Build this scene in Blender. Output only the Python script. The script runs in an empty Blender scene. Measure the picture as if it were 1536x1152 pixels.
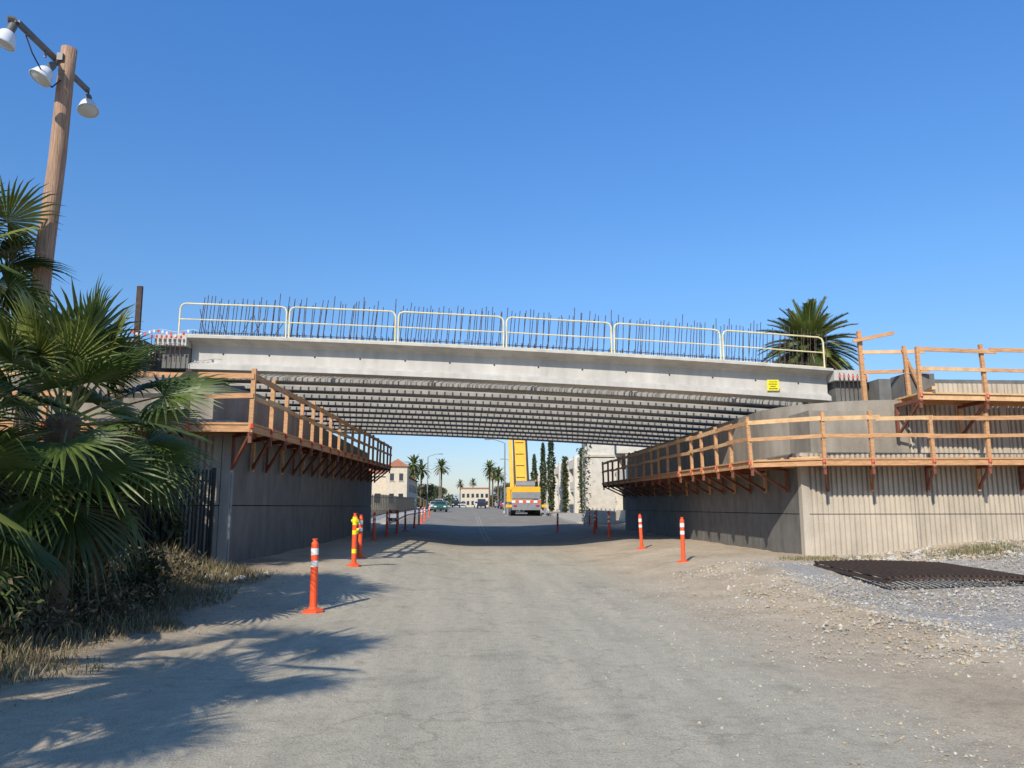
import bpy, math, random
import numpy as np
from mathutils import Vector, Matrix, noise
R=math.radians
rng=random.Random(7)
nr=np.random.RandomState(5)
scene=bpy.context.scene

# ---------------------------------------------------------------- materials
def nn(nt,t,**k):
    n=nt.nodes.new(t)
    for a,b in k.items(): setattr(n,a,b)
    return n
def base_mat(name):
    m=bpy.data.materials.new(name); m.use_nodes=True
    nt=m.node_tree; bs=nt.nodes['Principled BSDF']
    return m,nt,bs
def mat(name,col,rough=.8,var=.25,scale=3.0,bump=.0,bscale=40,metal=0,col2=None,detail=6,stretch=None,trans=0):
    m,nt,bs=base_mat(name)
    bs.inputs['Roughness'].default_value=rough
    bs.inputs['Metallic'].default_value=metal
    tc=nn(nt,'ShaderNodeTexCoord'); src=tc.outputs['Object']
    if stretch:
        mp=nn(nt,'ShaderNodeMapping'); mp.inputs['Scale'].default_value=stretch
        nt.links.new(src,mp.inputs[0]); src=mp.outputs[0]
    n1=nn(nt,'ShaderNodeTexNoise'); n1.inputs['Scale'].default_value=scale; n1.inputs['Detail'].default_value=detail
    n1.inputs['Roughness'].default_value=.65
    nt.links.new(src,n1.inputs['Vector'])
    r=nn(nt,'ShaderNodeValToRGB')
    c2=col2 if col2 else tuple(c*(1-var) for c in col)
    c1=tuple(min(1,c*(1+var*.6)) for c in col) if not col2 else col
    r.color_ramp.elements[0].position=.32; r.color_ramp.elements[1].position=.68
    r.color_ramp.elements[0].color=(*c2,1); r.color_ramp.elements[1].color=(*c1,1)
    nt.links.new(n1.outputs['Fac'],r.inputs[0]); nt.links.new(r.outputs[0],bs.inputs['Base Color'])
    if bump:
        n2=nn(nt,'ShaderNodeTexNoise'); n2.inputs['Scale'].default_value=bscale; n2.inputs['Detail'].default_value=4
        nt.links.new(src,n2.inputs['Vector'])
        b=nn(nt,'ShaderNodeBump'); b.inputs['Strength'].default_value=bump; b.inputs['Distance'].default_value=.02
        nt.links.new(n2.outputs['Fac'],b.inputs['Height']); nt.links.new(b.outputs[0],bs.inputs['Normal'])
    if trans:
        tr=nn(nt,'ShaderNodeBsdfTranslucent'); mx=nn(nt,'ShaderNodeMixShader'); mx.inputs[0].default_value=trans
        nt.links.new(r.outputs[0],tr.inputs[0]); nt.links.new(bs.outputs[0],mx.inputs[1]); nt.links.new(tr.outputs[0],mx.inputs[2])
        nt.links.new(mx.outputs[0],nt.nodes['Material Output'].inputs['Surface'])
    return m

def concrete(name,col,streak=.25,zs=.35):
    m,nt,bs=base_mat(name); bs.inputs['Roughness'].default_value=.85
    tc=nn(nt,'ShaderNodeTexCoord')
    n1=nn(nt,'ShaderNodeTexNoise'); n1.inputs['Scale'].default_value=.8; n1.inputs['Detail'].default_value=8; n1.inputs['Roughness'].default_value=.7
    mp=nn(nt,'ShaderNodeMapping'); mp.inputs['Scale'].default_value=(2,2,zs)
    n2=nn(nt,'ShaderNodeTexNoise'); n2.inputs['Scale'].default_value=1.6; n2.inputs['Detail'].default_value=6
    n3=nn(nt,'ShaderNodeTexNoise'); n3.inputs['Scale'].default_value=35; n3.inputs['Detail'].default_value=3
    L=nt.links.new
    L(tc.outputs['Object'],n1.inputs[0]); L(tc.outputs['Object'],mp.inputs[0]); L(mp.outputs[0],n2.inputs[0]); L(tc.outputs['Object'],n3.inputs[0])
    a=nn(nt,'ShaderNodeMath',operation='ADD'); L(n1.outputs[0],a.inputs[0]); L(n2.outputs[0],a.inputs[1])
    a2=nn(nt,'ShaderNodeMath',operation='MULTIPLY_ADD'); L(n3.outputs[0],a2.inputs[0]); a2.inputs[1].default_value=.35; L(a.outputs[0],a2.inputs[2])
    mr=nn(nt,'ShaderNodeMapRange'); mr.inputs[1].default_value=.8; mr.inputs[2].default_value=1.5; mr.inputs[3].default_value=1-streak; mr.inputs[4].default_value=1+streak*.5
    L(a2.outputs[0],mr.inputs[0])
    vm=nn(nt,'ShaderNodeVectorMath',operation='SCALE'); vm.inputs[0].default_value=col; L(mr.outputs[0],vm.inputs['Scale'])
    L(vm.outputs[0],bs.inputs['Base Color'])
    b=nn(nt,'ShaderNodeBump'); b.inputs['Strength'].default_value=.25; b.inputs['Distance'].default_value=.01
    L(n3.outputs[0],b.inputs['Height']); L(b.outputs[0],bs.inputs['Normal'])
    return m

M={}
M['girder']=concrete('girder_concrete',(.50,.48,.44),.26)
M['girder_shaded']=concrete('interior_girder_concrete_shaded',(.34,.33,.305),.3)  # same concrete as the outer girder, underside shade put into its darker colour
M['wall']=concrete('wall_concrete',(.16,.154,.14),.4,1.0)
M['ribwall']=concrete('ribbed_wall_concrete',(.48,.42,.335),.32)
M['ring']=concrete('abutment_concrete',(.27,.24,.195),.4)
M['dark']=mat('joint_dark',(.03,.03,.03),.9)
M['wood']=mat('form_lumber',(.62,.34,.16),.75,var=.35,scale=4,bump=.2,bscale=20,stretch=(1,1,6),col2=(.36,.19,.085))
M['wood2']=mat('new_lumber',(.70,.46,.24),.75,var=.3,scale=5,col2=(.50,.29,.13))
M['bracket']=mat('bracket_paint',(.24,.075,.04),.6,col2=(.12,.045,.028))
M['rebar']=mat('rebar_rust',(.075,.05,.045),.8)
M['yellowrail']=mat('rail_paint_pale_yellow',(.72,.64,.36),.5,var=.2)
M['redcap']=mat('red_cap',(.6,.06,.03),.5)
M['orange']=mat('orange_plastic',(.85,.10,.025),.5,var=.18,scale=8)
M['white']=mat('reflective_white',(.75,.75,.73),.4,var=.15,scale=9)
M['rubber']=mat('rubber_black',(.03,.03,.03),.8)
M['yellow']=mat('crane_yellow',(.80,.42,.02),.4,var=.15)
M['signyel']=mat('sign_yellow',(.85,.72,.02),.5,var=.08)
M['grey']=mat('steel_grey',(.22,.23,.24),.5,var=.2)
M['black']=mat('black_iron',(.018,.018,.018),.5)
M['rust']=mat('rusted_steel',(.085,.05,.035),.85,var=.5,col2=(.035,.025,.02),scale=9)
M['pole']=mat('utility_pole_wood',(.52,.33,.21),.85,scale=3,stretch=(14,14,.7),col2=(.20,.12,.08),bump=.6,bscale=6)
M['galv']=mat('galvanised',(.14,.13,.12),.5,var=.3)
M['lampglass']=mat('lamp_white_enamel',(.70,.74,.78),.25,var=.05)
M['glass']=mat('window_glass',(.03,.04,.05),.08,var=.1)
M['frond1']=mat('frond_green',(.10,.15,.032),.42,var=.35,scale=2.5,trans=.25)
M['frond2']=mat('frond_dark',(.052,.085,.022),.45,var=.35,scale=2.5,trans=.18)
M['frond3']=mat('frond_light',(.18,.215,.05),.42,var=.3,scale=2.5,trans=.3)
M['petiole']=mat('petiole',(.24,.24,.08),.5,var=.3)
M['dead']=mat('dead_frond',(.34,.26,.14),.85,var=.35,trans=.1)
M['trunk']=mat('palm_trunk',(.16,.11,.07),.9,var=.45,scale=6,bump=.6,bscale=12)
M['leafA']=mat('leaf_dark',(.037,.055,.018),.7,var=.4,scale=1.5,trans=.1)
M['leafB']=mat('leaf_mid',(.075,.095,.028),.7,var=.4,scale=1.5,trans=.15)
M['dry']=mat('dry_grass',(.36,.28,.16),.9,var=.4,trans=.15)
M['drydk']=mat('dry_weed_dark',(.16,.125,.07),.9,var=.4)
M['greengrass']=mat('weed_green',(.12,.14,.05),.9,var=.4,trans=.15)
M['stoneA']=mat('gravel_grey',(.34,.335,.325),.9,var=.4,scale=1.7)
M['stoneB']=mat('gravel_light',(.50,.48,.43),.9,var=.35,scale=1.7)
M['stoneC']=mat('pebble_tan',(.43,.36,.26),.9,var=.35,scale=1.7)
M['stucco']=mat('stucco_cream',(.55,.48,.37),.9,var=.12)
M['stucco2']=mat('stucco_white',(.62,.58,.50),.9,var=.15)
M['tile']=mat('clay_roof_tile',(.38,.15,.08),.85,var=.3)
M['lane']=mat('faded_lane_paint',(.34,.32,.26),.85,var=.3,scale=6)
M['kerb']=mat('kerb_concrete',(.42,.39,.34),.9,var=.2)
M['carp']=[mat('car_paint_green',(.03,.12,.10),.25,var=.05),mat('car_paint_white',(.7,.7,.7),.25,var=.05),mat('car_paint_black',(.02,.02,.025),.25,var=.05),mat('car_paint_silver',(.35,.36,.38),.25,var=.05),mat('car_paint_red',(.3,.03,.03),.25,var=.05)]
M['taillight']=mat('tail_light',(.5,.02,.02),.3)
M['bag']=mat('white_bag',(.6,.58,.54),.8,var=.2)

# ---------------------------------------------------------------- mesh builder
class MB:
    def __init__(s): s.v=[];s.f=[];s.m=[];s.mats=[]
    def mi(s,m):
        if isinstance(m,str): m=M[m]
        if m not in s.mats: s.mats.append(m)
        return s.mats.index(m)
    def add(s,vs,fs,m):
        o=len(s.v); s.v.extend([tuple(v) for v in vs]); k=s.mi(m)
        for f in fs: s.f.append([i+o for i in f]); s.m.append(k)
    def box(s,c,d,m,rz=0,rx=0):
        hx,hy,hz=d[0]/2,d[1]/2,d[2]/2
        mt=Matrix.Translation(c)@Matrix.Rotation(rz,4,'Z')@Matrix.Rotation(rx,4,'X')
        vs=[mt@Vector((x*hx,y*hy,z*hz)) for z in(-1,1) for y in(-1,1) for x in(-1,1)]
        s.add(vs,[(0,2,3,1),(4,5,7,6),(0,1,5,4),(2,6,7,3),(0,4,6,2),(1,3,7,5)],m)
    def bb(s,x0,x1,y0,y1,z0,z1,m): s.box(((x0+x1)/2,(y0+y1)/2,(z0+z1)/2),(x1-x0,y1-y0,z1-z0),m)
    def beam(s,p0,p1,w,h,m,up=(0,0,1)):
        p0=Vector(p0);p1=Vector(p1);d=(p1-p0).normalized();u=Vector(up)
        if abs(d.dot(u))>.98: u=Vector((0,1,0))
        sd=d.cross(u).normalized()*w/2; u2=sd.cross(d).normalized()*h/2
        vs=[p+a*sd+b*u2 for p in(p0,p1) for a,b in((-1,-1),(1,-1),(1,1),(-1,1))]
        s.add(vs,[(0,1,2,3),(7,6,5,4),(0,4,5,1),(1,5,6,2),(2,6,7,3),(3,7,4,0)],m)
    def cyl(s,p0,p1,r0,r1,m,n=8,cap=True):
        p0=Vector(p0);p1=Vector(p1);d=(p1-p0)
        if d.length<1e-6:return
        d.normalize();u=Vector((0,0,1)) if abs(d.z)<.95 else Vector((1,0,0))
        a=d.cross(u).normalized();b=d.cross(a)
        vs=[]
        for p,r in((p0,r0),(p1,r1)):
            for i in range(n):
                t=2*math.pi*i/n; vs.append(p+a*math.cos(t)*r+b*math.sin(t)*r)
        fs=[(i,(i+1)%n,n+(i+1)%n,n+i) for i in range(n)]
        if cap: fs+= [tuple(range(n))[::-1],tuple(range(n,2*n))]
        s.add(vs,fs,m)
    def tube(s,pts,r,m,n=6):
        for a,b in zip(pts[:-1],pts[1:]): s.cyl(a,b,r,r,m,n)
    def lathe(s,c,prof,m,n=12):
        vs=[];
        for r,z in prof:
            for i in range(n):
                t=2*math.pi*i/n; vs.append((c[0]+r*math.cos(t),c[1]+r*math.sin(t),c[2]+z))
        fs=[]
        for j in range(len(prof)-1):
            for i in range(n): fs.append((j*n+i,j*n+(i+1)%n,(j+1)*n+(i+1)%n,(j+1)*n+i))
        s.add(vs,fs,m)
    def prism(s,poly,z0,z1,m):
        n=len(poly)
        vs=[(x,y,z0) for x,y in poly]+[(x,y,z1) for x,y in poly]
        s.add(vs,[(i,(i+1)%n,n+(i+1)%n,n+i) for i in range(n)]+[tuple(range(n))[::-1],tuple(range(n,2*n))],m)
    def obj(s,name,parent=None,smooth=False):
        me=bpy.data.meshes.new(name); me.from_pydata(s.v,[],s.f)
        for m in s.mats: me.materials.append(m)
        me.polygons.foreach_set('material_index',s.m)
        if smooth: me.polygons.foreach_set('use_smooth',[True]*len(s.f))
        me.update()
        o=bpy.data.objects.new(name,me); scene.collection.objects.link(o)
        if parent: o.parent=parent
        return o
def empty(name):
    e=bpy.data.objects.new(name,None); scene.collection.objects.link(e); return e

def ss(a,b,x):
    t=max(0,min(1,(x-a)/(b-a))); return t*t*(3-2*t)
def gz(x,y):
    side=.3*ss(1.5,5,abs(x-2))*ss(11,18,y)*(1-ss(48,62,y))
    rise=.8*ss(42,78,y)+.6*ss(80,180,y)
    berm=.42*ss(10,15,x)*ss(15,19.5,y)*(1-ss(46,60,y))
    edge=.0
    if y<60:
        ex=5.6+.05*(y-7)+.25*math.sin(y*.9)
        edge=.10*math.exp(-((x-ex)/.45)**2)*ss(5,8,y)*(1-ss(17,20,y))
        edge+=.12*ss(-4,-6.5,x)*(1-ss(18,25,y))
    return side+rise+berm+edge

# ---------------------------------------------------------------- ground
def axis(segs):
    out=[]
    for a,b,st in segs:
        n=max(1,int(round((b-a)/st))); out+=[a+(b-a)*i/n for i in range(n)]
    out.append(segs[-1][1]); return out
xs=axis([(-3000,-300,300),(-300,-60,30),(-60,-14,4),(-14,18,.2),(18,60,4),(60,300,30),(300,3000,300)])
ys=axis([(-400,-20,60),(-20,0,2),(0,26,.2),(26,60,.8),(60,200,4),(200,600,40),(600,4000,340)])
verts=[];cols=[]
for y in ys:
    for x in xs:
        near=(abs(x)<40 and y<60)
        z=gz(x,y)
        nz=noise.noise(Vector((x*.35,y*.35,0)))
        n2=noise.noise(Vector((x*1.4,y*1.4,3)))
        n3=noise.noise(Vector((x*4,y*4,7)))
        road=1-ss(2.2,4.4,abs(x-.2)+.5*n2)
        if near: z+= (nz*.05+n2*.03+n3*.015)*(1-.85*road)
        ge=5.7+.05*(y-7)+.5*nz+.35*n2
        g=ss(ge-.15,ge+.6,x)*ss(6.3,8,y+n2)*(1-ss(17.3,18.6,y-.12*(x-6)+n2))*(.65+.35*ss(-.3,.2,n2+nz))
        asp=ss(28,36,y+nz*2)*(1-ss(6.2,7.6,abs(x-2)+n2*.5))
        if y>50: asp=1.0 if -5.4<x<8.2 else 0
        w=ss(-3.4,-4.8,x+nz*.7)*(1-ss(18,22,y))
        dust=road*(1-asp)
        verts.append((x,y,z)); cols.append((g,asp,w,dust))
nx=len(xs);ny=len(ys)
faces=[(j*nx+i,j*nx+i+1,(j+1)*nx+i+1,(j+1)*nx+i) for j in range(ny-1) for i in range(nx-1)]
me=bpy.data.meshes.new('ground'); me.from_pydata(verts,[],faces)
ca=me.color_attributes.new('mask','FLOAT_COLOR','POINT')
ca.data.foreach_set('color',np.array(cols,dtype=np.float32).ravel())
me.polygons.foreach_set('use_smooth',[True]*len(faces))
ground=bpy.data.objects.new('ground',me); scene.collection.objects.link(ground)
m,nt,bs=base_mat('ground_dirt'); L=nt.links.new
bs.inputs['Roughness'].default_value=.95
at=nn(nt,'ShaderNodeVertexColor',layer_name='mask'); sep=nn(nt,'ShaderNodeSeparateColor'); L(at.outputs[0],sep.inputs[0])
tc=nn(nt,'ShaderNodeTexCoord'); P=tc.outputs['Object']
def noi(sc,det=6,ro=.6,vec=P):
    n=nn(nt,'ShaderNodeTexNoise'); n.inputs['Scale'].default_value=sc; n.inputs['Detail'].default_value=det; n.inputs['Roughness'].default_value=ro; L(vec,n.inputs[0]); return n.outputs[0]
def ramp(fac,stops):
    r=nn(nt,'ShaderNodeValToRGB'); e=r.color_ramp.elements
    while len(e)<len(stops): e.new(.5)
    for k,(p,c) in enumerate(stops): e[k].position=p; e[k].color=(*c,1)
    L(fac,r.inputs[0]); return r.outputs[0]
def mix(f,a,b,bt='MIX'):
    x=nn(nt,'ShaderNodeMix',data_type='RGBA',blend_type=bt)
    if isinstance(f,float): x.inputs[0].default_value=f
    else: L(f,x.inputs[0])
    L(a,x.inputs[6]); L(b,x.inputs[7]); return x.outputs[2]
dirt=ramp(noi(.55,9,.65),[(.3,(.40,.32,.22)),(.5,(.49,.40,.285)),(.7,(.57,.475,.35))])
mp=nn(nt,'ShaderNodeMapping'); mp.inputs['Scale'].default_value=(2.2,.22,1); L(P,mp.inputs[0])
track=ramp(noi(1.0,8,.62,mp.outputs[0]),[(.3,(.39,.355,.275)),(.5,(.46,.42,.325)),(.7,(.53,.475,.365))])
c=mix(at.outputs[1],dirt,track)
spk=ramp(noi(60,3,.7),[(.33,(.66,.66,.66)),(.5,(1,1,1)),(.68,(1.22,1.22,1.22))])
c=mix(.9,c,spk,'MULTIPLY')
spk2=ramp(noi(7,6,.75),[(.36,(.80,.79,.78)),(.5,(1,1,1)),(.66,(1.1,1.1,1.1))])
c=mix(.8,c,spk2,'MULTIPLY')
patch=ramp(noi(.9,5,.55),[(.56,(1,1,1)),(.64,(.87,.87,.87)),(.75,(.76,.77,.78))])
c=mix(1.0,c,patch,'MULTIPLY')
stain=ramp(noi(2.4,6,.6),[(.66,(1,1,1)),(.70,(.82,.80,.78)),(.8,(.66,.64,.62))])
c=mix(.8,c,stain,'MULTIPLY')
vc=nn(nt,'ShaderNodeTexVoronoi',feature='DISTANCE_TO_EDGE'); vc.inputs['Scale'].default_value=.45
nw=nn(nt,'ShaderNodeTexNoise'); nw.inputs['Scale'].default_value=2.5; nw.inputs['Detail'].default_value=5; L(P,nw.inputs[0])
va=nn(nt,'ShaderNodeVectorMath',operation='MULTIPLY_ADD'); L(nw.outputs[1],va.inputs[0]); va.inputs[1].default_value=(.9,.9,.9); L(P,va.inputs[2]); L(va.outputs[0],vc.inputs['Vector'])
crk=ramp(vc.outputs['Distance'],[(.0,(.6,.58,.55)),(.006,(.78,.77,.75)),(.014,(1,1,1))])
cm=mix(1.0,c,crk,'MULTIPLY')
mulm=nn(nt,'ShaderNodeMath',operation='MULTIPLY'); L(at.outputs[1],mulm.inputs[0]); L(noi(.3,3),mulm.inputs[1])
c=mix(mulm.outputs[0],c,cm)
asph=ramp(noi(.8,8,.6),[(.3,(.19,.175,.15)),(.7,(.28,.26,.22))])
c=mix(sep.outputs[1],c,asph)
vg=nn(nt,'ShaderNodeTexVoronoi'); vg.inputs['Scale'].default_value=26; L(P,vg.inputs['Vector'])
sg=nn(nt,'ShaderNodeSeparateColor'); L(vg.outputs['Color'],sg.inputs[0])
grav=ramp(sg.outputs[0],[(.0,(.24,.225,.20)),(.5,(.37,.355,.325)),(1,(.50,.475,.425))])
c=mix(sep.outputs[0],c,grav)
soil=ramp(noi(3,7,.7),[(.35,(.15,.11,.07)),(.6,(.30,.235,.155))])
c=mix(sep.outputs[2],c,soil)
L(c,bs.inputs['Base Color'])
bh=nn(nt,'ShaderNodeMath',operation='MULTIPLY_ADD'); L(vg.outputs['Distance'],bh.inputs[0]); L(sep.outputs[0],bh.inputs[1]); L(noi(28,6,.75),bh.inputs[2])
bp=nn(nt,'ShaderNodeBump'); bp.inputs['Strength'].default_value=.7; bp.inputs['Distance'].default_value=.03; L(bh.outputs[0],bp.inputs['Height']); L(bp.outputs[0],bs.inputs['Normal'])
me.materials.append(m)

# ---------------------------------------------------------------- stones
def stones(name,pts,sizes,matn):
    base=np.array([(1,0,0),(-1,0,0),(0,1,0),(0,-1,0),(0,0,1),(0,0,-1)],float)
    fc=np.array([(0,2,4),(2,1,4),(1,3,4),(3,0,4),(2,0,5),(1,2,5),(3,1,5),(0,3,5)])
    n=len(pts)
    v=base[None]*(.6+.6*nr.rand(n,6,1))+ .25*nr.randn(n,6,3)
    v*=np.array([1,1,.7])
    ang=nr.rand(n)*6.28; ca_,sa=np.cos(ang),np.sin(ang)
    x=v[:,:,0]*ca_[:,None]-v[:,:,1]*sa[:,None]; y=v[:,:,0]*sa[:,None]+v[:,:,1]*ca_[:,None]
    v[:,:,0]=x; v[:,:,1]=y
    v=v*sizes[:,None,None]+pts[:,None,:]
    f=(fc[None]+6*np.arange(n)[:,None,None]).reshape(-1,3)
    me=bpy.data.meshes.new(name); me.from_pydata(v.reshape(-1,3).tolist(),[],f.tolist())
    for a in matn: me.materials.append(M[a])
    idx=np.repeat(nr.randint(0,len(matn),n),8)
    me.polygons.foreach_set('material_index',idx.astype(np.int32))
    o=bpy.data.objects.new(name,me); scene.collection.objects.link(o)
def pick(n,fx,fy,ok,sz):
    P=[];S=[]
    while len(P)<n:
        x=fx();y=fy()
        if rng.random()<ok(x,y):
            s=sz(); P.append((x,y,gz(x,y)+s*.2)); S.append(s)
    return np.array(P),np.array(S)
def gok(x,y):
    ge=5.7+.05*(y-7)
    return ss(ge-.2,ge+.5,x)*ss(6.5,8,y)*(1-ss(17.2,18.5,y-.12*(x-6)))
p,s=pick(15000,lambda:rng.uniform(5,15),lambda:rng.uniform(6.5,19.5),gok,lambda:rng.uniform(.010,.032))
stones('gravel_patch',p,s,['stoneA','stoneA','stoneB','stoneC'])
p,s=pick(19000,lambda:rng.uniform(1.0,8),lambda:2.5+13*rng.random()**1.4,lambda x,y:ss(1.2,4.2,x)*.9+.02,lambda:.004+.015*rng.random()**3)
stones('loose_pebbles',p,s,['stoneC','stoneC','stoneC','stoneB'])
p,s=pick(5000,lambda:rng.gauss(5.6,.5),lambda:rng.uniform(5,18),lambda x,y:1,lambda:.006+.034*rng.random()**3)
stones('dirt_clods',p,s,['stoneC','stoneC','stoneC','stoneB'])
p,s=pick(5000,lambda:rng.uniform(-5,2.5),lambda:2.5+13*rng.random()**1.7,lambda x,y:.3+ss(-2.0,-4,x),lambda:.003+.009*rng.random()**3)
stones('roadside_pebbles',p,s,['stoneC','stoneA'])
p,s=pick(2600,lambda:rng.uniform(9.6,18),lambda:rng.uniform(17.5,20.3),lambda x,y:1,lambda:.015+.08*rng.random()**3)
stones('rubble_at_wall_base',p,s,['stoneC','stoneC','stoneB'])

# ---------------------------------------------------------------- bridge
bridge=empty('girder_bridge')
def gtop(x): return 7.0-.041*(x+8.75)+.15*(1-((x-1.7)/11.6)**2)-.03
XL,XR=-8.9,12.15
GY=[25.0+2.1*i for i in range(11)]
NS=24
for gi,y0 in enumerate(GY):
    HF=.60 if gi==0 else .46
    HB=.46
    prof=[(-HF,0),(HB,0),(HB,-.085),(.16,-.17),(.085,-.24),(.085,-.78),(.33,-.90),(.33,-1.05),(-.33,-1.05),(-.33,-.90),(-.085,-.78),(-.085,-.24),(-.16,-.17),(-HF,-.085)]
    b=MB(); vs=[]; gm='girder' if gi==0 else 'girder_shaded'
    for k in range(NS+1):
        x=XL+(XR-XL)*k/NS; zt=gtop(x)
        vs+=[(x,y0+py,zt+pz) for py,pz in prof]
    n=len(prof); fs=[]
    for k in range(NS):
        for i in range(n): fs.append((k*n+i,k*n+(i+1)%n,(k+1)*n+(i+1)%n,(k+1)*n+i))
    fs+=[tuple(range(n)),tuple(range(NS*n,NS*n+n))[::-1]]
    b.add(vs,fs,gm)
    for xa,xb in((XL-1.0,XL-.02),(XR+.02,XR+1.2)):
        zt=gtop((xa+xb)/2)
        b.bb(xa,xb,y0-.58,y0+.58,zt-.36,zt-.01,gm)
        b.bb(xa+.15,xb,y0-.3,y0+.3,zt-1.04,zt-.362,'wall')
    b.obj('girder_%d'%(gi+1),bridge)
b=MB()
for gi,y0 in enumerate(GY):
    st=.21 if gi==0 else .3
    x=XL
    while x<XR:
        zt=gtop(x)-.02
        if gi==0:
            for yy in (y0-.28,y0+.3):
                if rng.random()<.08: continue
                h=1.36+rng.uniform(-.08,.08)+(.15 if rng.random()<.15 else 0); lean=.10+rng.uniform(-.05,.05)
                xx=x+rng.uniform(-.045,.045)+(.07 if yy>y0 else 0)
                b.cyl((xx,yy,zt),(xx+lean,yy+rng.uniform(-.03,.03),zt+h),.013,.013,'rebar',5,False)
            for yy in(y0-.12,y0+.12): b.cyl((x,yy,zt),(x,yy,zt+.3),.012,.012,'rebar',4,False)
        else:
            for yy in(y0-.12,y0+.12): b.cyl((x+.25*(yy-y0),yy,zt),(x+.25*(yy-y0),yy,zt+.42),.03,.03,'rebar',4,False)
        x+=st
for zz,yy in((.16,24.72),(.10,25.3)):
    pts=[(XL+(XR-XL)*k/20,yy,gtop(XL+(XR-XL)*k/20)+zz) for k in range(21)]
    b.tube(pts,.011,'rebar',4)
for a in range(7):
    x=-8.5+a*.35
    b.cyl((x,24.9,gtop(x)),(x+rng.uniform(-.5,.5),24.9,gtop(x)+rng.uniform(.5,1.0)),.011,.011,'rebar',4,False)
for sgn,x0 in((-1,XL),(1,XR)):
    for k in range(7):
        x=x0+sgn*(.15+.15*k); zt=gtop(x)
        b.cyl((x,24.30,zt-.9),(x,24.30,zt-.16),.014,.014,'rebar',5)
        b.cyl((x,24.30,zt-.30 if sgn>0 else zt-.14),(x,24.30,zt-.22 if sgn>0 else zt-.06),.035,.03,'redcap',6)
b.obj('projecting_rebar',bridge)
b=MB()
for k in range(14):
    x=XL+1+(XR-XL-2)*k/13
    b.cyl((x,24.90,gtop(x)-.5),(x,24.93,gtop(x)-.5),.028,.028,'dark',8)
b.obj('web_inserts',bridge)
bx=[-9.27,-5.8,-2.3,1.23,4.8,8.46,11.98]
for i in range(6):
    b=MB(); x0=bx[i]+.05;x1=bx[i+1]-.05;y=24.55
    z0=gtop(x0)-.02;z1=gtop(x1)-.02
    h=1.08; r=.16
    def zz(x,hh): return z0+(z1-z0)*(x-x0)/(x1-x0)+hh
    pts=[(x0,y,zz(x0,0)),(x0,y,zz(x0,h-r)),(x0+r*.3,y,zz(x0,h-r*.3)),(x0+r,y,zz(x0+r,h)),(x1-r,y,zz(x1-r,h)),(x1-r*.3,y,zz(x1,h-r*.3)),(x1,y,zz(x1,h-r)),(x1,y,zz(x1,0))]
    b.tube(pts,.028,'yellowrail',7)
    b.tube([(x0,y,zz(x0,.56)),(x1,y,zz(x1,.56))],.022,'yellowrail',6)
    b.tube([(x0,y,zz(x0,.06)),(x1,y,zz(x1,.06))],.018,'yellowrail',6)
    for x in(x0,x1): b.box((x,y+.02,zz(x,.0)),(.12,.2,.03),'yellowrail')
    b.obj('guard_rail_panel_%d'%(i+1),bridge)
b=MB(); b.box((10.15,24.60,gtop(10.15)-.68),(.40,.02,.36),'signyel',rx=.04)
for k,(w) in enumerate((.26,.31,.2,.29)):
    x=10.15-w/2
    while x<10.15+w/2-.02:
        ww=rng.uniform(.02,.05); b.box((x+ww/2,24.582,gtop(10.15)-.57-.075*k),(ww,.004,.026),'dark'); x+=ww+.012
b.obj('warning_sign',bridge)
b=MB()
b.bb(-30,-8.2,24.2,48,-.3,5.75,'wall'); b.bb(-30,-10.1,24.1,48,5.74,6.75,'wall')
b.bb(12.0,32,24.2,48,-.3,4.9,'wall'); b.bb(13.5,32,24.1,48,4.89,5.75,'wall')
b.bb(-30,-5.8,17.8,24.3,-.3,4.2,'ring'); b.bb(9.7,32,21.1,24.3,-.3,4.3,'ring')
b.bb(-30,-5.8,24.3,46,-.31,4.2,'ring'); b.bb(9.7,32,24.3,46,-.31,4.3,'ring')
b.obj('abutment',bridge)

# ---------------------------------------------------------------- retaining walls
def panels(b,p0,p1,z0,z1,pw,ph,ribbed,mt,th=.16):
    p0=Vector((*p0,0));p1=Vector((*p1,0)); d=(p1-p0); Ln=d.length; d.normalize(); nrm=Vector((d.y,-d.x,0))
    bk=[p0-nrm*.1,p1-nrm*.1,p1-nrm*.4,p0-nrm*.4]
    b.prism([(q.x,q.y) for q in bk],z0,z1-.01,'dark')
    npn=max(1,round(Ln/pw)); w=Ln/npn; nz=max(1,round((z1-z0)/ph)); h=(z1-z0)/nz
    for j in range(nz):
        for i in range(npn):
            a=i*w+(.011 if i else 0); e=(i+1)*w-.011
            if ribbed:
                front=[];k=a+.04;front.append(p0+d*a)
                while k+.14<e:
                    g=.055+rng.uniform(-.006,.006)
                    front+= [p0+d*k, p0+d*(k+.012)-nrm*g, p0+d*(k+.055)-nrm*g, p0+d*(k+.067)]
                    k+=.145
                front.append(p0+d*e)
            else:
                front=[p0+d*(a+.015),p0+d*(e-.015)]
                front=[p0+d*a-nrm*.015]+front+[p0+d*e-nrm*.015]
            poly=front+[p0+d*e-nrm*th,p0+d*a-nrm*th]
            b.prism([(q.x,q.y) for q in poly],z0+j*h+.011,z0+(j+1)*h-.011,mt)
def ring(b,path,z0,z1,th,mt):
    n=len(path); P=[Vector((*p,0)) for p in path]; inn=[]
    for i,p in enumerate(P):
        d=(P[min(i+1,n-1)]-P[max(i-1,0)]).normalized(); inn.append(p-Vector((d.y,-d.x,0))*th)
    for i in range(n-1):
        q=[P[i],P[i+1],inn[i+1],inn[i]]
        b.prism([(v.x,v.y) for v in q],z0,z1,mt)
b=MB()
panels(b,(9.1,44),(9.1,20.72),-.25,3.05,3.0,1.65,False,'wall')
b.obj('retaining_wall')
b=MB()
panels(b,(9.28,20.5),(30,20.5),-.25,3.05,3.0,1.65,True,'ribwall')
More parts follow.
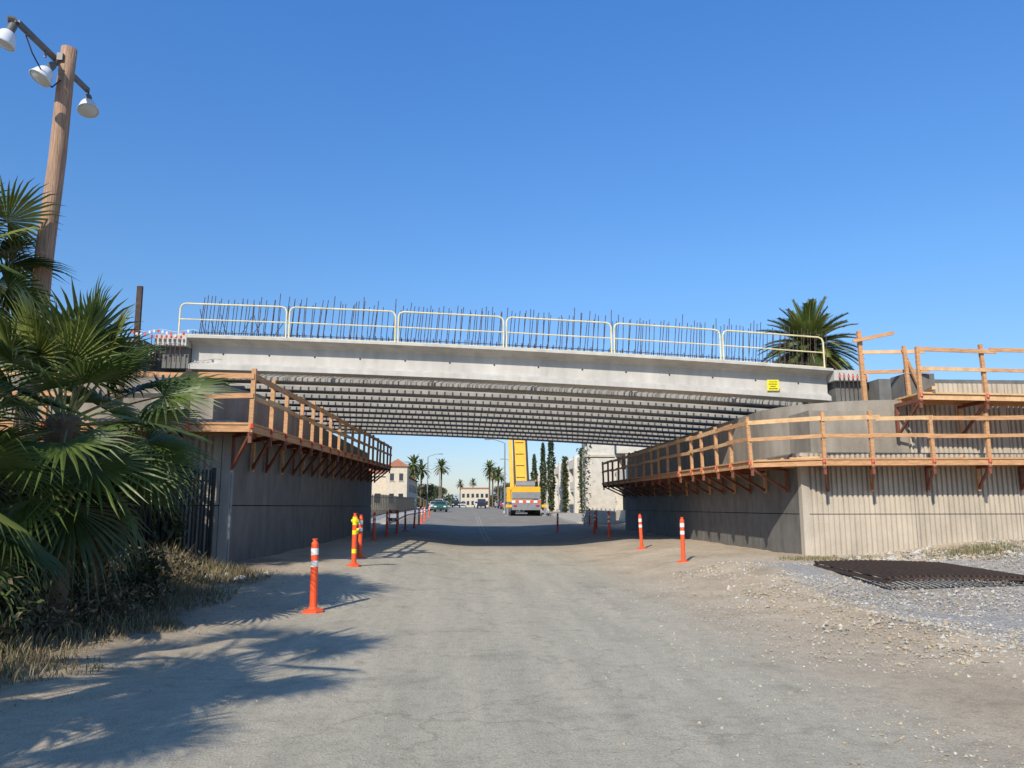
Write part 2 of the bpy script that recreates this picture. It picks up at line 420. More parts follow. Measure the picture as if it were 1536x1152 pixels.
b.bb(9.095,9.275,20.495,20.71,-.25,3.04,'ribwall')
b.obj('ribbed_retaining_wall')
b=MB()
arc=[(12.4-3.1*math.cos(t),24.0-3.1*math.sin(t)) for t in [math.pi/2*k/12 for k in range(13)]]
ring(b,[(9.3,44)]+arc+[(12.45,20.9)],2.8,4.6,.35,'ring')
b.prism([(9.11,44),(9.11,20.52),(30,20.52),(30,22),(12,25),(12,44)],2.93,3.07,'ring')
b.obj('curved_concrete_wall')
b=MB()
panels(b,(12.5,20.9),(30,20.9),3.08,5.1,3.0,2.0,True,'ribwall')
b.bb(12.46,13.3,20.80,21.6,4.5,5.35,'wall')
b.obj('upper_ribbed_wall')
b=MB()
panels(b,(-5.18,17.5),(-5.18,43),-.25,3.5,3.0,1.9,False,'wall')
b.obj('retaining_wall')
b=MB()
panels(b,(-22,17.3),(-5.38,17.3),-.25,3.5,3.0,1.9,True,'ribwall')
b.bb(-5.375,-5.175,17.295,17.49,-.25,3.49,'ribwall')
b.obj('ribbed_retaining_wall')
b=MB()
arc=[(-8.5+3.1*math.sin(t),20.6-3.1*math.cos(t)) for t in [math.pi/2*k/12 for k in range(13)]]
ring(b,[(-22,17.5)]+arc+[(-5.4,43)],3.3,4.5,.35,'ring')
b.prism([(-22,17.32),(-5.22,17.32),(-5.22,43),(-8,43),(-8,22),(-22,22)],3.38,3.52,'ring')
b.obj('curved_concrete_wall')

# ---------------------------------------------------------------- walkways
def walkway(name,inner,outer,zs,spacing=2.1,rail=1.05,brk=1.0,wmat='wood'):
    b=MB(); V=lambda p,z:Vector((p[0],p[1],z))
    for i in range(len(inner)-1):
        i0,i1=V(inner[i],zs[i]),V(inner[i+1],zs[i+1]); o0,o1=V(outer[i],zs[i]),V(outer[i+1],zs[i+1])
        nb=max(3,int((o0-i0).length/.24))
        for k in range(nb):
            a=(k+.03)/nb;c=(k+.97)/nb; tz=rng.uniform(0,.012)
            q=[i0.lerp(o0,a),i1.lerp(o1,a),i1.lerp(o1,c),i0.lerp(o0,c)]
            vs=[v+Vector((0,0,tz)) for v in q]+[v-Vector((0,0,.045-tz)) for v in q]
            b.add(vs,[(0,1,2,3),(7,6,5,4),(0,4,5,1),(1,5,6,2),(2,6,7,3),(3,7,4,0)],wmat)
        dn=Vector((0,0,-.12))
        b.beam(o0.lerp(i0,.06)+dn,o1.lerp(i1,.06)+dn,.045,.14,'wood2' if wmat!='wood' else 'wood')
        b.beam(o0.lerp(i0,.8)+dn,o1.lerp(i1,.8)+dn,.045,.14,'wood')
        Ln=(o1-o0).length; n=max(1,round(Ln/spacing))
        for hh,wv in((rail,.12),(rail*.55,.10)):
            for k in range(n):
                a=o0.lerp(o1,max(0,k/n-.02*rng.random()));c=o0.lerp(o1,min(1,(k+1.08)/n))
                j=rng.uniform(-.03,.03);j2=rng.uniform(-.03,.03)
                outv=(o0.lerp(o1,k/n)-i0.lerp(i1,k/n)).normalized()*(.03+.006*(k%2))
                b.beam(a+outv+Vector((0,0,hh+j)),c+outv+Vector((0,0,hh+j2)),.04,wv*rng.uniform(.85,1.1),'wood2' if rng.random()<.3 else 'wood')
        for k in range(n+1):
            if k==n and i<len(inner)-2: continue
            t=k/n if k in(0,n) else k/n+rng.uniform(-.12,.12)/n
            o=o0.lerp(o1,t); ii=i0.lerp(i1,t)
            outd=(o-ii).normalized(); tang=(o1-o0).normalized()
            lean=outd*rng.uniform(-.03,.06)+tang*rng.uniform(-.05,.05)
            b.beam(o-outd*.04+Vector((0,0,-.2)),o-outd*.04+lean+Vector((0,0,rail+.06+rng.uniform(0,.14))),.09,.09,'wood')
            w0=ii+outd*.055
            z=Vector((0,0,1)); 
            b.beam(w0-z*.2,o-z*.2,.07,.1,'bracket')
            b.beam(w0-z*.16,w0-z*brk,.07,.08,'wood' if k%2 else 'bracket')
            b.beam(o-outd*.08-z*.24,w0-z*(brk-.06),.05,.07,'bracket')
            b.beam(o-outd*.06-z*.1,o-outd*.06-z*.42,.07,.06,'bracket')
            b.cyl(o+outd*.02-z*.12,o+outd*.02-z*.02,.045,.03,'redcap',6)
    for q in range(7):
        t=rng.random(); i=rng.randrange(len(inner)-1)
        c=V(inner[i],zs[i]).lerp(V(outer[i],zs[i]),rng.uniform(.2,.8)).lerp(V(inner[i+1],zs[i+1]).lerp(V(outer[i+1],zs[i+1]),.5),t)+Vector((0,0,.05))
        a=rng.uniform(0,3.1); e=Vector((math.cos(a),math.sin(a),0))*rng.uniform(.15,.3)
        b.beam(c-e,c+e,.09,.05,'wood2')
    return b.obj(name)
walkway('wooden_scaffold_walkway',[(-10,17.22),(-5.13,17.22),(-5.13,43.2)],[(-10,16.3),(-4.5,16.3),(-4.2,43.2)],[3.34,3.34,3.85],spacing=1.5,rail=1.0,brk=.95)
walkway('wooden_scaffold_walkway',[(9.06,43.5),(9.06,21.3),(9.8,20.43),(18,20.43)],[(7.75,43.5),(7.75,20.6),(9.3,19.5),(18,19.5)],[2.95,2.85,2.85,2.9],spacing=1.45,rail=1.05,brk=.85)
walkway('elevated_wooden_walkway',[(12.05,20.75),(22,20.75)],[(12.0,19.4),(22,19.4)],[4.6,4.5],spacing=2.0,rail=1.15,brk=1.1,wmat='wood2')
b=MB()
X=.65
b.beam((11.0+X,21.6,4.4),(10.95+X,21.6,6.75),.12,.1,'wood'); b.beam((10.7+X,21.5,6.42),(11.8+X,21.2,6.62),.05,.1,'wood')
b.beam((11.0+X,21.55,6.1),(12.3+X,20.6,5.95),.05,.1,'wood2'); b.beam((11.0+X,21.55,5.5),(12.4+X,20.6,5.4),.05,.1,'wood')
b.beam((12.4,20.6,4.5),(12.35,20.6,6.1),.09,.09,'wood'); b.beam((12.9,20.7,4.6),(12.3,20.6,6.0),.05,.09,'wood')
b.beam((12.3,19.3,4.7),(12.9,20.6,4.8),.09,.09,'wood2')
b.obj('timber_formwork_frame')
b=MB(); b.beam((-10.25,24.0,4.0),(-10.3,24.0,8.45),.16,.10,'rust'); b.obj('steel_post')
b=MB()
for k in range(14):
    x=-10.4+k*.13; b.box((x,23.95,6.95-.05*math.sin(k*.8)+rng.uniform(-.03,.03)),(.07,.01,.09),'redcap' if k%3==0 else 'bag',rz=rng.uniform(-.4,.4))
b.tube([(-10.5+.15*k,23.97,7.03+.04*math.cos(k)) for k in range(15)],.008,'white',4)
b.obj('bunting_string')

# ---------------------------------------------------------------- delineators
def delineator(name,x,y,h=1.1,tape=False,tilt=0):
    b=MB(); z=gz(x,y)-.01; n=14
    b.lathe((0,0,0),[(0,.0),(.17,.0),(.17,.03),(.155,.045),(.09,.055),(.062,.09)],'orange',8)
    segs=[(.09,.62*h,'orange'),(.62*h,.70*h,'white'),(.70*h,.78*h,'orange'),(.78*h,.87*h,'white'),(.87*h,h*.93,'orange')]
    if tape: segs=[(.09,.25*h,'orange'),(.25*h,.33*h,'signyel'),(.33*h,.6*h,'orange'),(.6*h,.68*h,'signyel'),(.68*h,.78*h,'orange'),(.78*h,.93*h,'signyel')]
    for a,c,mm in segs:
        r=.056 if mm!='white' else .058
        b.lathe((0,0,0),[(r,a),(r,c)],mm,n)
    b.lathe((0,0,0),[(.056,h*.93),(.045,h*.95),(.035,h*.96),(.03,h*.985),(.045,h*.99),(.045,h),(.0,h+.005)],'orange',n)
    if tape:
        b.cyl((-.09,0,h*.86),(.09,0,h*.86),.045,.045,'signyel',8); b.cyl((-.075,-.02,h*.7),(.02,-.08,h*.62),.03,.03,'signyel',8)
    o=b.obj(name,smooth=False); o.location=(x,y,z); o.rotation_euler=(tilt*.5,tilt,rng.uniform(0,3))
    return o
delineator('traffic_delineator_post',-2.3,12.2,1.1,tilt=.02)
delineator('traffic_delineator_post',-2.5,17.8,1.18,tape=True)
delineator('traffic_delineator_post',-2.75,20.6,1.1,tilt=-.02)
delineator('traffic_delineator_post',5.57,19.8,1.15,tilt=.01)
delineator('traffic_delineator_post',5.8,25.5,1.15,tilt=-.03)
for x,y in((6.3,38),(6.2,33.5),(5.2,44),(-3.6,31),(-3.5,35),(-3.4,39),(-3.3,43),(-3.1,47),(7.4,40),(-3.1,52),(-3.2,57),(-3.3,63),(-3.3,70),(8.0,50),(7.6,45)): delineator('traffic_delineator_post',x,y,1.1,tilt=rng.uniform(-.05,.05))

b=MB(); bx_,by_=-4.3,47.0; z=gz(bx_,by_)
for s in(-1,1):
    b.beam((bx_+s*.26,by_-.3,z),(bx_+s*.26,by_,z+1.1),.05,.05,'white'); b.beam((bx_+s*.26,by_+.3,z),(bx_+s*.26,by_,z+1.1),.05,.05,'white')
for hh in(.95,.5):
    for k in range(3): b.box((bx_-.2+.2*k,by_-.12-(.95-hh)*.25,z+hh),(.2,.03,.2),'orange' if k%2==0 else 'white')
b.obj('folding_barricade')

# ---------------------------------------------------------------- steel grate lying on the gravel
b=MB(); zb=gz(9,15)+.1
O=Vector((7.6,13.7,0)); U=Vector((3.05,.35,0)); Vv=Vector((.15,3.3,0))
def gp(u,v,dz=0): q=O+U*u+Vv*v; return Vector((q.x,q.y,zb+.07*math.sin(2.2*u+1)+.05*v+dz))
for k in range(26):
    u=k/25; b.beam(gp(u,0),gp(u,1),.04,.045,'rust')
for v in(.01,.25,.5,.75,.99):
    for k in range(6): b.beam(gp(k/6,v,-.035),gp((k+1)/6,v,-.035),.05,.03,'rust')
b.beam(gp(0,0,-.08),gp(0,1,-.08),.08,.06,'rust'); b.beam(gp(1,0,-.08),gp(1,1,-.08),.08,.06,'rust')
b.obj('rusted_steel_grate')

# ---------------------------------------------------------------- fence
b=MB()
f0=Vector((-5.4,16.9,0)); f1=Vector((-9.2,10.2,0)); n=76
for k in range(n+1):
    p=f0.lerp(f1,k/n); z=gz(p.x,p.y); w=.07 if k%25==0 else .034
    b.box((p.x,p.y,z+1.0),(w,w,2.05+(.1 if k%25==0 else 0)),'black')
for hh in(.2,1.8): b.beam(f0+Vector((0,0,hh+gz(f0.x,f0.y))),f1+Vector((0,0,hh+gz(f1.x,f1.y))),.03,.04,'black')
b.obj('black_iron_fence')
b=MB(); b.cyl((-5.05,17.0,0),(-5.05,17.0,2.3),.03,.03,'grey',8); b.cyl((-5.05,17,2.3),(-5.05,17,2.35),.04,.02,'grey',8); b.obj('metal_post')
b=MB()
for k in range(16):
    x=-4.7+rng.uniform(-.6,.7);y=15.9+rng.uniform(-.5,.5);r=rng.uniform(.04,.13)
    b.lathe((x,y,gz(x,y)-.02),[(r,0),(r*1.1,r*.3),(r*.8,r*.6),(r*.3,r*.85),(0,r*.8)],'bag' if k%3 else 'stoneC',7)
b.obj('debris_pile')

# ---------------------------------------------------------------- plants
def fan_leaf(b,base,az,el,pet,Rr,mt,nseg=24,droop=.35):
    d=Vector((math.cos(az)*math.cos(el),math.sin(az)*math.cos(el),math.sin(el)))
    p=Vector(base); pts=[p.copy()]
    for k in range(4):
        d=(d+Vector((0,0,-.10*droop))).normalized(); p=p+d*pet/4; pts.append(p.copy())
    for k in range(4): b.cyl(pts[k],pts[k+1],.018-.002*k,.016-.002*k,'petiole',4,False)
    hub=p
    t=(d+Vector((0,0,-.30*droop))).normalized(); up=Vector((0,0,1))
    s=t.cross(up)
    if s.length<.05: s=Vector((math.sin(az),-math.cos(az),0))
    s.normalize(); nrm=s.cross(t).normalized()
    roll=rng.uniform(-.6,.6); s2=s*math.cos(roll)+nrm*math.sin(roll); nrm=nrm*math.cos(roll)-s*math.sin(roll); s=s2
    A=2.0; da=2*A/nseg; gl=rng.uniform(.08,.22)
    for k in range(nseg):
        a=-A+da*(k+.5)+rng.uniform(-.02,.02)
        dd=(t*math.cos(a)+s*math.sin(a)); ln=Rr*(.74+.26*math.cos(a*.6))*rng.uniform(.88,1.06)
        sd=(s*math.cos(a)-t*math.sin(a))
        w1=.46*ln*da*.5; w2=w1*.5
        g=Vector((0,0,-1)); cup=nrm*.06*ln
        c1=hub+dd*ln*.46+nrm*.012+cup; c2=hub+dd*ln*.76+g*ln*.03*(1+droop)+nrm*.01+cup*1.2
        tip=hub+dd*ln+g*ln*(gl+rng.uniform(-.04,.08))*(.35+droop)+cup
        vs=[hub,c1-sd*w1-nrm*.022,c1,c1+sd*w1-nrm*.022,c2-sd*w2-nrm*.01,c2,c2+sd*w2-nrm*.01,tip]
        b.add(vs,[(0,1,2),(0,2,3),(1,4,5,2),(2,5,6,3),(4,7,5),(5,7,6)],mt)
def fan_palm(name,x,y,zc,n,Rr,pet,trunk_r=.2,dead=6,nseg=30,el0=85,el1=150):
    b=MB(); z0=gz(x,y)-.1
    prof=[];k=0;zz=0;Hh=zc-z0
    while zz<Hh: prof.append((trunk_r*(1.15-.2*zz/Hh)+(.02 if k%2 else 0),zz)); zz+=.12;k+=1
    prof.append((trunk_r*.7,Hh))
    b.lathe((x,y,z0),prof,'trunk',10)
    for i in range(n):
        az=i*2.399+rng.uniform(-.2,.2); f=i/n
        el=R(el0-el1*f**.9+rng.uniform(-8,8))
        base=(x+rng.uniform(-.08,.08),y+rng.uniform(-.08,.08),zc-.35*f)
        m_=rng.choice(['frond1','frond1','frond3','frond2','frond3'] if f<.55 else ['frond2','frond1','frond2','frond1'])
        fan_leaf(b,base,az,el,rng.uniform(*pet)*(.8 if f<.15 else 1),Rr*rng.uniform(.85,1.1),m_,nseg,droop=.15+.7*f)
    for i in range(dead):
        fan_leaf(b,(x,y,zc-.45),rng.uniform(0,6.28),R(-65),rng.uniform(*pet)*.8,Rr*.8,'dead',16,droop=1)
    return b.obj(name)
fan_palm('fan_palm_tree',-5.3,10.4,2.8,58,1.0,(.75,1.4),dead=3)
fan_palm('fan_palm_tree',-6.0,8.9,1.9,34,.95,(.6,1.15),dead=3)
fan_palm('fan_palm_tree',-8.45,12.4,5.6,38,1.0,(.7,1.2),dead=14)
fan_palm('fan_palm_tree',-5.2,3.2,4.0,26,.95,(.85,1.35),dead=3)
fan_palm('fan_palm_tree',-7.0,7.0,4.3,30,.95,(.7,1.1),dead=6)
fan_palm('fan_palm_tree',-5.9,.9,4.1,30,.95,(.75,1.25),dead=5)

def quads(b,P,size,mt,flat=0,asp=1.8):
    for p in P:
        a=Vector((rng.gauss(0,1),rng.gauss(0,1),rng.gauss(0,1)*(1-flat))).normalized()
        c=a.cross(Vector((rng.gauss(0,1),rng.gauss(0,1),rng.gauss(0,1)))).normalized()
        s=size*rng.uniform(.6,1.3); p=Vector(p)
        b.add([p-a*s*asp*.5,p+c*s*.35,p+a*s*asp*.5,p-c*s*.35],[(0,1,2,3)],mt if isinstance(mt,str) else rng.choice(mt))
def ell(c,r,n,shell=.5):
    out=[]
    for _ in range(n):
        d=Vector((rng.gauss(0,1),rng.gauss(0,1),rng.gauss(0,1))).normalized()*(shell+(1-shell)*rng.random())
        out.append((c[0]+d.x*r[0],c[1]+d.y*r[1],c[2]+d.z*r[2]))
    return out
def shrub(name,x0,x1,y0,y1,hmax,n,clumps,size,mts):
    b=MB()
    for k in range(clumps):
        x=rng.uniform(x0,x1);y=rng.uniform(y0,y1);h=hmax*rng.uniform(.45,1); z=gz(x,y)
        r=rng.uniform(.35,.7)
        for q in range(6):
            a=rng.uniform(0,6.28); e=Vector((x+math.cos(a)*r*.7,y+math.sin(a)*r*.7,z+h*rng.uniform(.6,1)))
            b.cyl((x,y,z),e,.015,.006,'trunk',4,False)
        quads(b,ell((x,y,z+h*.5),(r,r,h*.55),n//clumps,.3),size,mts)
    return b.obj(name)
shrub('dense_shrub',-10.5,-6.0,8.2,15.5,2.0,26000,34,.11,['leafA','leafA','leafB'])
shrub('dense_shrub',-7.2,-4.9,8.5,12.5,1.25,9000,20,.08,['leafA','leafA','leafB','drydk'])
shrub('hedge_behind_fence',-11.5,-6.0,15.6,16.7,2.9,18000,26,.13,['leafA','leafA','leafA','leafB'])
shrub('dry_brush',-6.0,-4.5,9.0,15.0,.75,7000,30,.05,['drydk','dry','leafB','drydk'])
def grass(name,n,fx,fy,hf,mts,w=.007):
    b=MB()
    for _ in range(n):
        x=fx();y=fy();h=hf(x,y)
        if h<=0: continue
        z=gz(x,y)-.02; a=rng.uniform(0,6.28); l=rng.uniform(.1,.6)*h; a2=rng.uniform(0,6.28)
        dx,dy=math.cos(a)*w,math.sin(a)*w; tx,ty=math.cos(a2)*l,math.sin(a2)*l
        b.add([(x-dx,y-dy,z),(x+dx,y+dy,z),(x+tx*.4+dx*.7,y+ty*.4+dy*.7,z+h*.6),(x+tx*.4-dx*.7,y+ty*.4-dy*.7,z+h*.6),(x+tx,y+ty,z+h*.95)],[(0,1,2,3),(3,2,4)],rng.choice(mts))
    return b.obj(name)
def hw(x,y):
    e=-3.9+.6*noise.noise(Vector((0,y*.8,1)))
    d=e-x
    if d<0: return 0 if rng.random()<.95 else .05
    return min(.7,.10+.34*d)*rng.uniform(.4,1.1)*(.6+.8*abs(noise.noise(Vector((x*1.5,y*1.5,5)))))
grass('dry_grass_verge',32000,lambda:rng.uniform(-7.5,-3.3),lambda:rng.uniform(4,16.5),hw,['dry','dry','drydk','greengrass','dry','drydk'])
grass('weed_tufts',1800,lambda:12.6+rng.gauss(0,.6),lambda:18.6+rng.gauss(0,.4),lambda x,y:rng.uniform(.05,.2),['dry','greengrass'])
grass('weed_tufts',900,lambda:rng.choice((8.4,9.0,10.2))+rng.gauss(0,.25),lambda:19.3+rng.gauss(0,.3),lambda x,y:rng.uniform(.04,.12),['dry','greengrass'])

def date_palm(name,x,y,zc,Rr,n=60,nl=34,tr=.45,lw=.05,mts=('frond1','frond2','frond1','frond3')):
    b=MB(); z0=gz(x,y)-.2
    b.cyl((x,y,z0),(x,y,zc),tr*1.1,tr*.9,'trunk',12)
    b.lathe((x,y,zc-1.6*tr*2),[(tr,0),(tr*1.8,tr*1.2),(tr*2,tr*2.6),(tr,tr*3.4),(0,tr*3.5)],'trunk',12)
    for i in range(n):
        az=i*2.399+rng.uniform(-.2,.2); f=(i+.5)/n; el=R(82-118*f+rng.uniform(-6,6)); L_=Rr*rng.uniform(.9,1.1)
        d=Vector((math.cos(az)*math.cos(el),math.sin(az)*math.cos(el),math.sin(el))); p=Vector((x,y,zc))
        mt=rng.choice(mts) if f<.8 else rng.choice(['frond2','dead'])
        K=9
        for k in range(K):
            d2=(d+Vector((0,0,-.11))).normalized(); q=p+d2*L_/K
            b.cyl(p,q,.03*Rr/3,.025*Rr/3,'petiole',3,False)
            s=d2.cross(Vector((0,0,1)))
            if s.length<.1: s=Vector((1,0,0))
            s.normalize(); up=s.cross(d2)
            if k>0:
                for j in range(nl//K):
                    c=p.lerp(q,j/(nl//K)); ll=Rr*.2*math.sin(math.pi*(.15+.8*(k/K)))
                    for sg in(-1,1):
                        tp=c+(s*sg*.8+d2*.6+up*.25).normalized()*ll+Vector((0,0,-ll*.15))
                        b.add([c-d2*lw,c+d2*lw,tp],[(0,1,2)],mt)
            p=q;d=d2
    return b.obj(name)
date_palm('date_palm_tree',24.2,52,12.6,3.6,n=115,nl=63,lw=.045,mts=('frond1','frond3','frond1','frond3','frond3','frond2'))

# ---------------------------------------------------------------- utility pole with lamps
px,py=-7.35,13.25
pl=empty('utility_pole_with_floodlights')
b=MB(); N=14;zs=[gz(px,py)-.2+k*(9.82/N) for k in range(N+1)]
vs=[];n=14
for k,z in enumerate(zs):
    r=.175-.045*k/N
    ox=-.08+.16*k/N+.012*math.sin(k*1.3)
    for i in range(n):
        t=6.283*i/n; rr=r*(1+.03*math.sin(3*t+k*.5)); vs.append((px+ox+rr*math.cos(t),py+rr*math.sin(t),z))
fs=[(k*n+i,k*n+(i+1)%n,(k+1)*n+(i+1)%n,(k+1)*n+i) for k in range(N) for i in range(n)]+[tuple(range(N*n,N*n+n))]
b.add(vs,fs,'pole'); b.obj('wooden_pole',pl,True)
px+=.08
b=MB()
def dz(p): return Vector(p)+Vector((.08,0,.06))
A=dz((-7.62,12.15,9.52)); B=dz((-7.50,14.3,9.54))
b.beam(A,B,.07,.09,'galv'); b.box((px-.06,py,9.56),(.34,.1,.12),'galv'); b.box((px-.06,py,9.56),(.1,.36,.14),'galv')
b.tube([dz(q) for q in((-7.62,12.4,9.45),(-7.55,12.5,9.2),(-7.48,12.8,8.95),(-7.45,13.0,8.85),(px-.1,13.1,9.05))],.012,'rubber',5)
b.obj('crossarm',pl)
def flood(c,tilt,az):
    b=MB()
    b.lathe((0,0,0),[(.0,.26),(.06,.26),(.075,.22),(.075,.10),(.09,.07)],'galv',14)
    b.lathe((0,0,0),[(.09,.08),(.13,.04),(.17,-.05),(.20,-.16),(.215,-.2),(.20,-.2),(.15,-.08),(.08,.02),(0,.04)],'lampglass',18)
    b.lathe((0,0,0),[(.20,-.185),(.12,-.22),(0,-.235)],'lampglass',18)
    b.cyl((0,0,.26),(0,0,.36),.02,.02,'galv',6)
    o=b.obj('floodlight',pl,True); o.location=dz(c); o.rotation_euler=(tilt,0,az); o.scale=(.88,.88,.88)
flood((-7.70,12.05,9.22),R(20),R(100)); flood((-7.52,12.9,9.08),R(28),R(130)); flood((-7.42,14.2,9.20),R(22),R(215))
b=MB(); b.cyl(dz((-7.63,12.1,9.52)),dz((-7.72,12.03,9.5)),.06,.06,'galv',8); b.beam(dz((-7.55,12.9,9.5)),dz((-7.56,12.9,9.36)),.03,.03,'galv'); b.beam(dz((-7.5,14.25,9.52)),dz((-7.44,14.2,9.48)),.03,.03,'galv'); b.obj('lamp_mounts',pl)

# ---------------------------------------------------------------- street beyond
b=MB()
for side,x in((0,-5.5),(1,8.0)):
    pts=[56+6*k for k in range(42)]
    for a,c in zip(pts[:-1],pts[1:]):
        za,zc=gz(x,a),gz(x,c)
        x0,x1=(x-2.2,x) if side==0 else (x,x+3.6)
        b.add([(x0,a,za+.13),(x1,a,za+.13),(x1,c,zc+.13),(x0,c,zc+.13),(x0,a,za-.2),(x1,a,za-.2),(x1,c,zc-.2),(x0,c,zc-.2)],[(0,1,2,3),(0,4,5,1),(1,5,6,2),(3,7,4,0),(2,6,7,3)],'kerb')
b.obj('sidewalk')
b=MB()
for k in range(30):
    y=36+4*k
    if rng.random()<.25: continue
    for xx in((.9,1.12)):
        z0=gz(xx,y)+.012;z1=gz(xx,y+4)+.012; w=.08
        b.add([(xx,y,z0),(xx+w,y,z0),(xx+w,y+4,z1),(xx,y+4,z1)],[(0,1,2,3)],'lane')
b.obj('road_markings')

cr=empty('mobile_crane'); cx,cy=5.6,72; cz=gz(cx,cy)
b=MB()
b.bb(cx-1.3,cx+1.3,cy,cy+12,cz+.75,cz+1.35,'grey')
b.bb(cx-1.35,cx+1.35,cy-.3,cy+.3,cz+.55,cz+1.5,'grey')
for k in range(8): b.box((cx-1.2+.34*k,cy-.315,cz+1.32),(.34,.02,.22),'orange' if k%2 else 'white',)
for s in(-1,1):
    for yy in(1.2,2.8,5.5,8.5,10.2):
        b.cyl((cx+s*.95,cy+yy,cz+.6),(cx+s*1.38,cy+yy,cz+.6),.6,.6,'rubber',16); b.cyl((cx+s*1.381,cy+yy,cz+.6),(cx+s*1.40,cy+yy,cz+.6),.28,.28,'grey',12)
    b.box((cx+s*1.05,cy-.33,cz+.95),(.3,.05,.14),'taillight')
    b.bb(cx+s*1.75-.1,cx+s*1.75+.1,cy-.1,cy+.1,cz+.15,cz+1.2,'grey'); b.cyl((cx+s*1.75,cy,cz),(cx+s*1.75,cy,cz+.12),.3,.3,'grey',10)
    b.bb(min(cx+s*1.2,cx+s*1.9),max(cx+s*1.2,cx+s*1.9),cy-.12,cy+.12,cz+.8,cz+1.05,'yellow')
b.obj('carrier_chassis',cr)
b=MB()
b.bb(cx-1.3,cx+1.3,cy+9,cy+12.2,cz+1.2,cz+2.9,'yellow'); b.bb(cx-1.31,cx+1.31,cy+10,cy+11.6,cz+2.0,cz+2.7,'glass')
b.bb(cx-1.35,cx+1.35,cy+.2,cy+2.0,cz+1.55,cz+2.7,'yellow'); b.bb(cx-1.3,cx+1.3,cy-.05,cy+.19,cz+1.6,cz+2.2,'grey')
b.bb(cx-1.0,cx+.6,cy+2.0,cy+6,cz+1.6,cz+2.8,'yellow')
b.bb(cx+.62,cx+1.45,cy+4.0,cy+6,cz+1.6,cz+3.5,'yellow'); b.bb(cx+.60,cx+1.47,cy+3.97,cy+5.6,cz+2.4,cz+3.3,'glass')
b.cyl((cx-.9,cy+1,cz+2.9),(cx+.9,cy+1,cz+2.9),.38,.38,'grey',12)
b.obj('superstructure',cr)
b=MB()
b.beam((cx-.40,cy+1.6,cz+2.4),(cx-.50,cy+4.2,cz+10.5),1.15,1.15,'yellow',up=(0,1,0)); b.beam((cx-.50,cy+4.2,cz+10.4),(cx-.55,cy+5.2,cz+13.4),.95,.9,'yellow',up=(0,1,0))
b.beam((cx+.45,cy+3.6,cz+2.6),(cx+.25,cy+4.4,cz+8),.32,.32,'grey',up=(0,1,0))
b.beam((cx-1.25,cy+1.2,cz+2.4),(cx-1.4,cy+3.4,cz+10.0),.34,.35,'yellow',up=(0,1,0))
b.beam((cx-1.02,cy+.9,cz+3.0),(cx-1.12,cy+3.3,cz+10.0),.08,.06,'black',up=(0,1,0))
b.beam((cx+.2,cy+.9,cz+3.0),(cx+.1,cy+3.2,cz+10.0),.10,.06,'black',up=(0,1,0))
for k in range(6):
    t=.15+.14*k; p=Vector((cx-.40,cy+1.0,cz+2.4)).lerp(Vector((cx-.50,cy+3.55,cz+10.5)),t); b.box(p,(.8,.05,.07),'black')
b.obj('telescopic_boom',cr)

def car(name,x,y,mt,face=1,van=False):
    b=MB(); z=gz(x,y); 
    side=[(-2.2,.35),(-2.25,.75),(-2.1,.92),(-1.35,.98),(-.75,1.42),(.85,1.45),(1.6,1.0),(2.15,.9),(2.25,.6),(2.2,.35)] if not van else [(-2.3,.35),(-2.35,.9),(-2.1,1.05),(-1.5,1.1),(-.9,1.75),(2.1,1.78),(2.3,1.1),(2.35,.4)]
    vs=[];n=len(side)
    for sx,k in((-.86,1),(.86,1)):
        for (yy,zz) in side:
            tum=1 if zz<1.1 else .82
            vs.append((x+sx*tum,y+yy*face,z+zz))
    b.add(vs,[tuple(range(n)),tuple(range(n,2*n))[::-1]]+[(i,(i+1)%n,n+(i+1)%n,n+i) for i in range(n)],mt)
    zt=1.38 if not van else 1.7; zb=1.02 if not van else 1.15
    def yat(zz,front):
        if front: return (-1.35+(zz-.98)/.44*.6) if not van else (-1.5+(zz-1.1)/.65*.6)
        return (.85+(1.45-zz)/.45*.75) if not van else (2.1+(1.78-zz)/.68*.2)
    for fr in(True,False):
        e=-.012 if fr else .012
        a,c=yat(zb,fr)+e,yat(zt,fr)+e
        b.add([(x-.74,y+a*face,z+zb),(x+.74,y+a*face,z+zb),(x+.64,y+c*face,z+zt),(x-.64,y+c*face,z+zt)],[(0,1,2,3)],'glass')
    for s in(-1,1):
        b.add([(x+s*.84,y+(yat(zb,True)+.15)*face,z+zb),(x+s*.84,y+(yat(zb,False)-.15)*face,z+zb),(x+s*.73,y+(yat(zt,False)-.1)*face,z+zt),(x+s*.73,y+(yat(zt,True)+.1)*face,z+zt)],[(0,1,2,3)],'glass')
        for yy in(-1.4,1.35):
            b.cyl((x+s*.66,y+yy*face,z+.33),(x+s*.88,y+yy*face,z+.33),.33,.33,'rubber',14); b.cyl((x+s*.881,y+yy*face,z+.33),(x+s*.89,y+yy*face,z+.33),.2,.2,'grey',10)
        b.box((x+s*.62,y-2.2*face,z+.72),(.34,.12,.14),'lampglass'); b.box((x+s*.66,y+2.2*face,z+.75),(.3,.12,.16),'taillight')
        b.box((x+s*.95,y-.75*face,z+1.05),(.16,.1,.12),mt)
    b.box((x,y-2.2*face,z+.5),(1.2,.12,.16),'rubber')
    b.obj(name)
C=M['carp']
car('moving_car',-3.4,105,C[0])
for i,(x,y,k,v) in enumerate([(-4.5,116,3,0),(-4.5,128,1,1),(-4.5,140,3,0),(-4.5,152,2,0),(7.0,100,2,1),(7.0,108,3,0),(7.0,118,2,0),(7.0,127,1,0),(7.0,138,4,0),(7.0,150,2,1),(7.0,165,3,0),(3.0,150,2,1),(2.8,185,1,0),(-.8,200,3,0),(-2.2,175,2,0)]):
    car('parked_car' if abs(x)>4.4 else 'moving_car',x,y,C[k],1 if x<1 else -1,bool(v))

